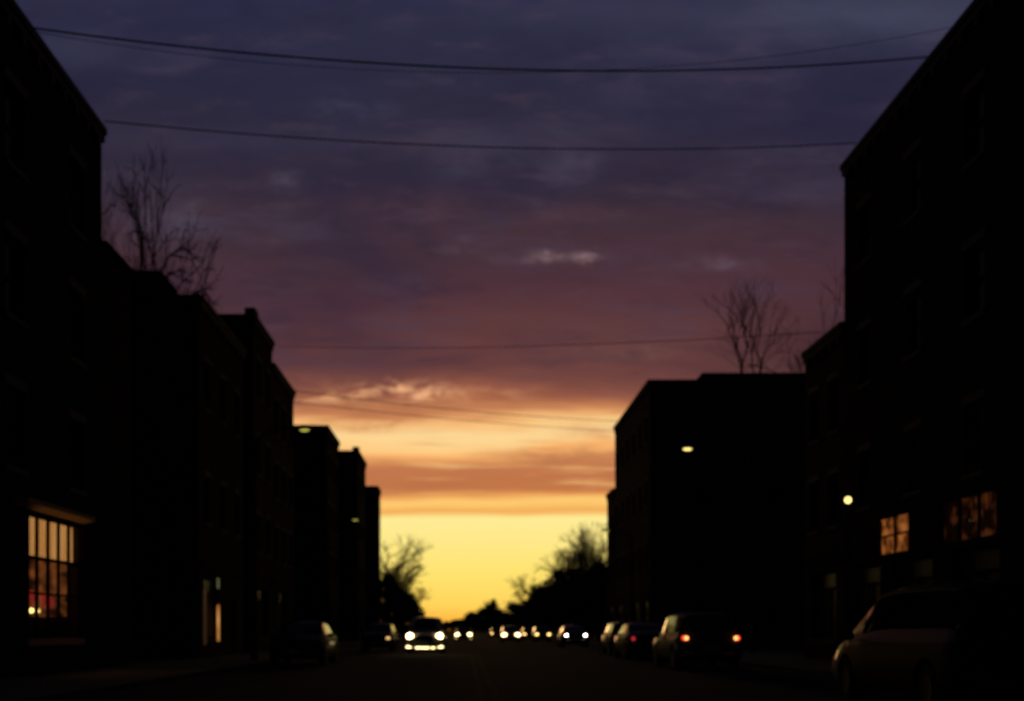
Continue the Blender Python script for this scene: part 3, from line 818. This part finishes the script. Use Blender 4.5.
def car(kind, paintkey, x, y, facing, label, head=None, tail=None, fog=None, group='cars on the street', rz=0.0, core=False, cat='car', one=False, zs=1.0):
    """facing +1: drives away from the camera, -1: towards it"""
    c = CARS[kind]
    root = empty('car' if kind in ('sedan', 'hatch') else ('van' if kind == 'van' else 'suv'), (x, y, .014), (0 if facing > 0 else math.pi)+rz)
    tag(root, label, cat, group); root.scale = (1, 1, zs)
    bmsh = body_mesh(kind).copy(); bmsh.materials.append(P[paintkey]); link_mesh('body', bmsh, root)
    link_mesh('windscreen', pm((kind, 'ws'), lambda: merge2(patch(c, c['front'][0], c['front'][1], 10, .25, 12, 0, 6, 4, .006, 1), patch(c, c['front'][0], c['front'][1], 10, .25, 12, 0, 6, 4, .006, -1)).mesh('windscreen', M['car_glass'], True)), root)
    link_mesh('rear_window', pm((kind, 'rw'), lambda: merge2(patch(c, c['rear'][0], c['rear'][1], 10, .2, 12, 0, 4, 4, .006, 1), patch(c, c['rear'][0], c['rear'][1], 10, .2, 12, 0, 4, 4, .006, -1)).mesh('rear_window', M['car_glass'], True)), root)
    for k, (a, b) in enumerate(c['sides']):
        for sx_ in (1, -1):
            link_mesh('side_window', pm((kind, 'sw', k, sx_), lambda: patch(c, a, b, 7, .25, 9, -.12, 6, 3, .006, sx_).mesh('side_window', M['car_glass'], True)), root)
    wr = c['wr']
    def tyre():
        m = MB(); prof = [(.55*wr, -.1), (.93*wr, -.11), (wr, -.08), (wr, .08), (.93*wr, .11), (.55*wr, .1)]
        m.lathe(prof, seg=24)
        bmesh.ops.rotate(m.bm, verts=m.bm.verts[:], matrix=Matrix.Rotation(R(90), 3, 'Y')); return m.mesh('tyre', M['rubber'], True)
    def rim():
        m = MB(); m.lathe([(.10*wr, .116), (.5*wr, .112), (.62*wr, .118), (.64*wr, .10), (.64*wr, -.10), (.3*wr, -.112)], seg=20)
        bmesh.ops.rotate(m.bm, verts=m.bm.verts[:], matrix=Matrix.Rotation(R(90), 3, 'Y')); return m.mesh('rim', M['rim'])
    for wy in c['wd']:
        for sx_ in (1, -1):
            wo_ = link_mesh('wheel', pm((kind, 'ty'), tyre), root, (sx_*(c['w']-.125), wy, wr-.004), 0 if sx_ > 0 else math.pi)
            link_mesh('rim', pm((kind, 'rim'), rim), wo_)
    hx, hy, hz = c['head']
    big = 1.6 if kind == 'suv' and head else (1.0 if kind in ('suv', 'van') else (1.6 if head == 'head_far' else (1.15 if head == 'head_dim' else .9)))
    for sx_ in (1, -1):
        m = pm(('hl', kind, head), lambda: MB().ellipsoid((0, 0, 0), .155 if big == 1.6 and kind == 'suv' else .13*big, .07, .145 if big == 1.6 and kind == 'suv' else .085*big, 14, 10).mesh('headlight', E[head] if head else E['lens_clear'], True))
        if one and sx_ > 0: m = pm(('hl', kind, 'off'), lambda: MB().ellipsoid((0, 0, 0), .13*big, .07, .085*big, 14, 10).mesh('headlight', E['lens_clear'], True))
        link_mesh('headlight', m, root, (sx_*hx, hy+.02, hz))
        tx, ty, tz = c['tail']
        m = pm(('tl', kind, tail), lambda: MB().ellipsoid((0, 0, 0), (.085*big if tail == 'tail_dim' or not tail else .075), .06, (.10*big if not core == 'tail_core' else .075), 12, 10).mesh('taillight', E[tail] if tail else E['lens_red'], True))
        tl = link_mesh('taillight', m, root, (sx_*tx, ty-.0, tz))
        if core:
            m = pm(('tc', core), lambda: MB().ellipsoid((0, 0, 0), .06, .03, .06).mesh('bulb', E[core], True))
            link_mesh('bulb', m, tl, (-sx_*.05, -.05, 0))
        m = pm(('mir', kind), lambda: MB().ellipsoid((0, 0, 0), .10, .06, .075).mesh('mirror', M['black_plastic'], True))
        link_mesh('side_mirror', m, root, (sx_*(c['w']+.06), c['front'][1]-.45, interp(c['st'], .9, 1)+.06))
    Lh = c['L']/2
    m = pm(('gr', kind), lambda: MB().box(-.42, .42, Lh-.10, Lh-.02+.015, hz-.16, hz+.02).mesh('grille', M['black_plastic']))
    link_mesh('grille', m, root)
    m = pm(('bf', kind), lambda: MB().tube([(-.80*c['w'], Lh-.10, .42), (-.6*c['w'], Lh+.03, .42), (.6*c['w'], Lh+.03, .42), (.80*c['w'], Lh-.10, .42)], .09, 10).mesh('bumper', M['black_plastic'], True))
    link_mesh('front_bumper', m, root)
    m = pm(('br', kind), lambda: MB().tube([(-.82*c['w'], -Lh+.10, .46), (-.6*c['w'], -Lh-.03, .46), (.6*c['w'], -Lh-.03, .46), (.82*c['w'], -Lh+.10, .46)], .09, 10).mesh('bumper', M['black_plastic'], True))
    link_mesh('rear_bumper', m, root)
    m = pm('plate', lambda: MB().box(-.16, .16, -.006, .006, -.08, .08).mesh('plate', M['plate']))
    link_mesh('licence_plate', m, root, (0, -Lh-.045, .68)); link_mesh('licence_plate', m, root, (0, Lh+.13, .45))
    if fog:
        for sx_ in (1, -1):
            m = pm(('fog', fog), lambda: MB().ellipsoid((0, 0, 0), .14, .04, .05).mesh('fog_lamp', E['fog' if fog == 'bar' else 'fog_dim'], True))
            link_mesh('fog_lamp', m, root, (sx_*.74, Lh-.02, .34))
        if fog == 'bar':
            m = MB(); m.ellipsoid((-.40, 0, 0), .09, .03, .04); m.box(-.22, .12, -.02, .02, -.035, .03); m.box(.14, .42, -.02, .02, -.03, .035)
            m.build('bumper_glints', E['fog'], root, True, (0, Lh+.13, .30))  # glowing pieces painted in for reflections along the lower bumper
    return root
Q = lambda px, D: (px-CX)/F*D
car('suv', 'white', Q(424.5, 51.5), 54.0, -1, 'large oncoming white suv with blazing headlights and a bright lower bumper', head='head', fog='bar', cat='suv')
car('sedan', 'black', Q(463.5, 112), 114, -1, 'oncoming car with bright headlights just right of the large suv', head='head_far', fog='pair')
car('hatch', 'silver', Q(511, 98), 100, -1, 'far oncoming pale car with two bright lights, left of the dimmer amber pair', head='head_far')
car('sedan', 'grey', Q(496.5, 150), 152, -1, 'distant oncoming car with amber lights partly hidden left of the pale car', head='head_dim')
car('sedan', 'blue', Q(530, 122), 124, -1, 'distant dark car showing one amber lamp between two brighter cars', head='head_dim')
car('hatch', 'black', Q(543, 108), 110, -1, 'dark oncoming car with an amber pair of headlights right of the pale car', head='head_dim')
car('sedan', 'black', Q(576, 71), 73.3, 1, 'parked dark sedan with white reversing lamps and red lamp edges', tail='tail', core='reverse')
car('hatch', 'black', 7.25, 50.6, 1, 'dark hatchback parked mostly hidden, one faint red lamp showing', tail='tail_dim')
car('sedan', 'brown', 6.95, 43.6, 1, 'bronze sedan with a bright side edge parked beyond the grey suv', tail='tail_dim')
car('suv', 'grey', Q(710.5, 30.6), 32.8, 1, 'grey suv parked on the right with glowing orange red tail lamps', tail='tail', core='tail_core', cat='suv', zs=.93)
car('van', 'night', 7.05, 16.15, 1, 'dark blue van parked nearest on the right with its lamps off', cat='van')
car('sedan', 'red', -5.4, 36.9, -1, 'maroon sedan parked on the left near the glowing door')
car('hatch', 'black', -4.71, 60.0, -1, 'small dark car parked far on the left with a single parking lamp', head='park', one=True)

# ------------------------------------------------------------------ trees
def bare_tree_meshes(seed, h, levels=5, spread=.55, trunk_r=.28, stems=1, first=.22, width=None, keep=(.5, .64), pz=1.0, z0=0.0, tilt=.16, rise=.12):
    rng = random.Random(seed)
    tk, tw = MB(), MB()
    def grow(p, d, ln, r, lv):
        mid = p + d*ln*.5 + Vector((rng.uniform(-1, 1), rng.uniform(-1, 1), rng.uniform(-.3, .5)))*ln*.06
        end = p + d*ln + Vector((rng.uniform(-1, 1), rng.uniform(-1, 1), 0))*ln*.06
        (tk if lv < 2 else tw).tube([p, mid, end], [r, r*.82, r*.66], 7 if lv < 2 else (5 if lv < 4 else 3), cap=False)
        if lv >= levels: return
        n = rng.choice((2, 3, 3)) if lv else 3
        for i in range(n):
            ang = rng.uniform(.25, .25+spread); az_ = rng.uniform(0, 2*math.pi)
            a = d.orthogonal().normalized(); a.rotate(Matrix.Rotation(az_, 3, d))
            nd = (d*math.cos(ang) + a*math.sin(ang)); nd.z += rise; nd.normalize()
            grow(end, nd, ln*rng.uniform(.62, .86), r*rng.uniform(*keep), lv+1)
        for i in range(2 if lv >= 1 else 0):
            t = rng.uniform(.3, .9); ang = rng.uniform(.5, 1.0)
            a = d.orthogonal().normalized(); a.rotate(Matrix.Rotation(rng.uniform(0, 6.28), 3, d))
            grow(p.lerp(end, t), (d*math.cos(ang)+a*math.sin(ang)).normalized(), ln*.5, r*.32, max(lv+2, 3))
    if z0: tk.tube([(0, 0, 0), (.1, 0, h*z0*.5), (0, 0, h*z0)], [trunk_r*1.3, trunk_r*1.1, trunk_r], 9)
    for k in range(stems):
        d = Vector((0, 0, 1)) if stems == 1 else Vector((math.cos(k*math.pi+.3)*tilt, rng.uniform(-.1, .1), 1)).normalized()
        grow(Vector((0, 0, h*z0)), d, h*first, trunk_r*(1 if stems == 1 else .8), 0)
    zs_ = sorted(v.co.z for v in tw.bm.verts); zmax = zs_[int((len(zs_)-1)*pz)]
    f = h/zmax
    xs = sorted(v.co.x for v in tw.bm.verts); ys_ = sorted(v.co.y for v in tw.bm.verts); n_ = len(xs)
    lo_, hi_ = xs[int(n_*.03)], xs[int(n_*.97)]; fx = f if width is None else width/(hi_-lo_)
    cx_ = (lo_+hi_)/2; cy_ = (ys_[int(n_*.03)]+ys_[int(n_*.97)])/2
    for m in (tk, tw):
        for v in m.bm.verts:
            k = min(1, v.co.z/zmax*1.6)**2
            v.co.x -= cx_*k; v.co.y -= cy_*k
        bmesh.ops.scale(m.bm, vec=(fx, fx, f), verts=m.bm.verts[:])
    return tk.mesh('trunk', M['bark'], True), tw.mesh('crown', M['twig'])
def leafy_meshes(seed, h, rad, leafmat, n=2600, base=.08, leaf=.28, conic=False):
    rng = random.Random(seed)
    tk = MB(); tk.tube([(0, 0, 0), (.05*rad, 0, h*.4), (0, 0, h*.8)], [.04*h*.5, .03*h*.5, .01*h*.4], 8)
    for i in range(7):
        a = rng.uniform(0, 6.28); z0 = h*rng.uniform(.2, .6)
        tk.tube([(0, 0, z0), (math.cos(a)*rad*.35, math.sin(a)*rad*.35, z0+h*.12), (math.cos(a)*rad*.7, math.sin(a)*rad*.7, z0+h*.22)], [.012*h, .008*h, .003*h], 5)
    cr_ = MB()
    clumps = []
    for i in range(34):
        z = h*rng.uniform(base+.08, .93)
        t = (z/h)
        rr = rad*(1.05-t if conic else math.sin(math.pi*min(.97, max(.12, .12+(t-base*.5)*.9)))**.9)*rng.uniform(.45, .95)
        a = rng.uniform(0, 6.28)
        clumps.append((Vector((math.cos(a)*rr*.75, math.sin(a)*rr*.75, z)), rng.uniform(.22, .42)*rad))
    for i in range(n):
        c, cr0 = rng.choice(clumps)
        d = Vector((rng.gauss(0, 1), rng.gauss(0, 1), rng.gauss(0, .8))); d = d.normalized()*cr0*rng.uniform(.3, 1.0)**.8*rng.choice((1, 1, 1, 1.3))
        p = c+d
        if p.z < h*base*.4: continue
        s_ = leaf*rng.uniform(.5, 1.3)
        a = Vector((rng.uniform(-1, 1), rng.uniform(-1, 1), rng.uniform(-1, 1))).normalized(); b = a.orthogonal().normalized()
        q = [cr_.bm.verts.new(p+a*s_*.6), cr_.bm.verts.new(p+b*s_*.4), cr_.bm.verts.new(p-a*s_*.6), cr_.bm.verts.new(p-b*s_*.4)]
        cr_.bm.faces.new(q)
    return tk.mesh('trunk', M['bark'], True), cr_.mesh('crown', leafmat)
def place(meshes, name, x, y, label, group, sc_=1.0, rz=0.0, sz=None, cat='tree', base=.0):
    r = empty(name, (x, y, base), rz); r.scale = (sc_, sc_, sz or sc_); tag(r, label, cat, group)
    link_mesh('trunk', meshes[0], r); link_mesh('crown', meshes[1], r)
def Hh(py, D): return CAM_H+(CY-py)/F*D
# near bare trees
g1 = 'bare trees behind the rooftops'
place(bare_tree_meshes(61, Hh(176, 52), 7, .6, .42, first=.26, width=10.5, keep=(.56, .69), pz=.97, rise=.0), 'bare_tree', Q(88, 52), 52, 'big bare tree spreading over the roofs behind the tallest left building', g1, base=.1)
place(bare_tree_meshes(23, Hh(226, 58), 7, .65, .30, first=.26, width=5.0, keep=(.55, .68), pz=.97, rise=.03), 'bare_tree', Q(118, 58), 58, 'smaller bare tree right of the big one above the stair tower roof', g1, base=.1)
place(bare_tree_meshes(5, Hh(286, 50), 5, .24, .07, stems=2, first=.12, width=3.8, keep=(.5, .64), pz=.99, z0=.72, tilt=.17, rise=.22), 'bare_tree', Q(752, 50), 50, 'bare tree with two upright stems before the broad right building', g1, base=.13)
place(bare_tree_meshes(9, Hh(298, 46), 6, .55, .25, first=.3, width=5.5, keep=(.55, .66), pz=.97), 'bare_tree', Q(842, 46), 46, 'bare tree peeping over the low roof beside the tall right building', g1, base=.13)
# far avenue
farbare = [bare_tree_meshes(31, 12, 6, .65, .25, first=.2, width=5.2, keep=(.56, .68)), bare_tree_meshes(47, 12, 6, .7, .22, first=.22, width=5.4, keep=(.56, .68))]
leafy = [leafy_meshes(3, 9, 4.2, M['leaf'], 5200, .02, .34), leafy_meshes(8, 9, 3.8, M['leaf_dry'], 4800, .02, .34), leafy_meshes(14, 10, 3.2, M['leaf'], 4600, .02, .32, True)]
g2 = 'bare trees lining the far road'; g3 = 'dark bushy trees lining the far road'
def fb(i, px, py, D, label): place(farbare[i], 'bare_tree', Q(px, D), D, label, g2, Hh(py, D)/12, i*1.3+D)
fb(0, 599, 520, 104, 'tallest far bare tree beside the small low building on the right')
fb(1, 584, 530, 120, 'twiggy bare tree just left of the tallest one at right')
fb(0, 568, 548, 140, 'thin bare tree standing over the right tree line')
fb(1, 535, 572, 185, 'small bare tree with open crown low on the right tree line')
fb(1, 385, 533, 132, 'tallest bare tree past the end of the left row')
fb(0, 592, 541, 111, 'dense bare tree between the tallest far tree and the twiggy one')
fb(0, 402, 560, 141, 'slender bare tree a little right of the tallest left bare tree')
fb(1, 389, 560, 124, 'bare tree close against the farthest left building')
fb(1, 405, 575, 160, 'low twiggy tree right of the tallest left bare tree')
def lf(i, px, py, D, label, sw=1.0):
    h = Hh(py, D); base_h = (9, 9, 10)[i]; f = h/base_h*1.03
    place(leafy[i], 'bushy_tree', Q(px, D), D, label, g3, f*sw, D*.7, f)
for i, px, py, D, lb, sw in (
    (0, 604, 560, 108, 'dark bushy tree nearest the low building on the right', 1.0),
    (1, 590, 573, 116, 'brownish bushy tree second from the low right building', 1.2),
    (0, 576, 571, 127, 'dark bushy tree under the thin bare tree at right', 1.3),
    (1, 562, 572, 140, 'brown bushy tree in the middle of the right tree line', 1.3),
    (0, 549, 581, 155, 'round dark tree above the amber headlights', 1.3),
    (2, 538, 594, 172, 'pointed dark tree in the middle of the right line', 1.4),
    (0, 526, 601, 200, 'low rounded dark tree right of the lone peak', 1.5),
    (1, 514, 604, 245, 'brownish low tree in the dip right of the lone skyline peak', 1.5),
    (0, 492, 600, 390, 'dark tree standing alone as a peak on the low skyline', .8),
    (0, 500, 610, 330, 'low rounded tree right beside the lone skyline peak', 1.5),
    (1, 483, 609, 520, 'far brown tree over the distant headlights', 1.6),
    (0, 474, 612, 600, 'very distant dark tree near the end of the road', 1.7),
    (0, 396, 582, 136, 'dark bushy tree below the tallest left bare tree', .9),
    (1, 386, 575, 126, 'brown bush tree against the farthest left building', .9),
    (0, 406, 594, 165, 'dark tree behind the oncoming suv at left', 1.1),
    (2, 413, 604, 210, 'pointed low tree at the outer end of the left tree line', 1.2),
    (1, 420, 613, 300, 'very low far tree on the left side of the road', 1.3)):
    lf(i, px, py, D, lb, sw)
# far wood
rng = random.Random(77); m = MB()
for i in range(9000):
    x = rng.uniform(-420, 330); D = rng.uniform(760, 860)
    top = 6.8+2.2*math.sin(x*.035)+1.6*math.sin(x*.11+2)+ (3 if x > 10 else 0)*min(1, abs(x)/40)
    z = rng.uniform(0, 1)**.7*top; s_ = rng.uniform(.8, 2.0)
    a = Vector((rng.uniform(-1, 1), rng.uniform(-.4, .4), rng.uniform(-1, 1))).normalized(); b = a.cross(Vector((0, 1, 0))).normalized()
    p = Vector((x, D, z))
    m.bm.faces.new([m.bm.verts.new(p+a*s_), m.bm.verts.new(p+b*s_), m.bm.verts.new(p-a*s_), m.bm.verts.new(p-b*s_)])
tag(m.build('distant_wood', M['leaf']), 'dark far-off wood closing the end of the street', 'wood', kind='stuff')

# ------------------------------------------------------------------ render
vs = sc.view_settings; vs.view_transform = 'Standard'; vs.look = 'None'; vs.exposure = 0; vs.gamma = 1
sc.cycles.use_denoising = True
try: sc.cycles.denoiser = 'OPENIMAGEDENOISE'
except Exception: pass
sc.cycles.max_bounces = 6; sc.cycles.diffuse_bounces = 3; sc.cycles.glossy_bounces = 3; sc.cycles.transparent_max_bounces = 8
sc.cycles.sample_clamp_indirect = 4
sc.cycles.use_light_tree = True
sc.cycles.use_adaptive_sampling = True; sc.cycles.adaptive_threshold = .02
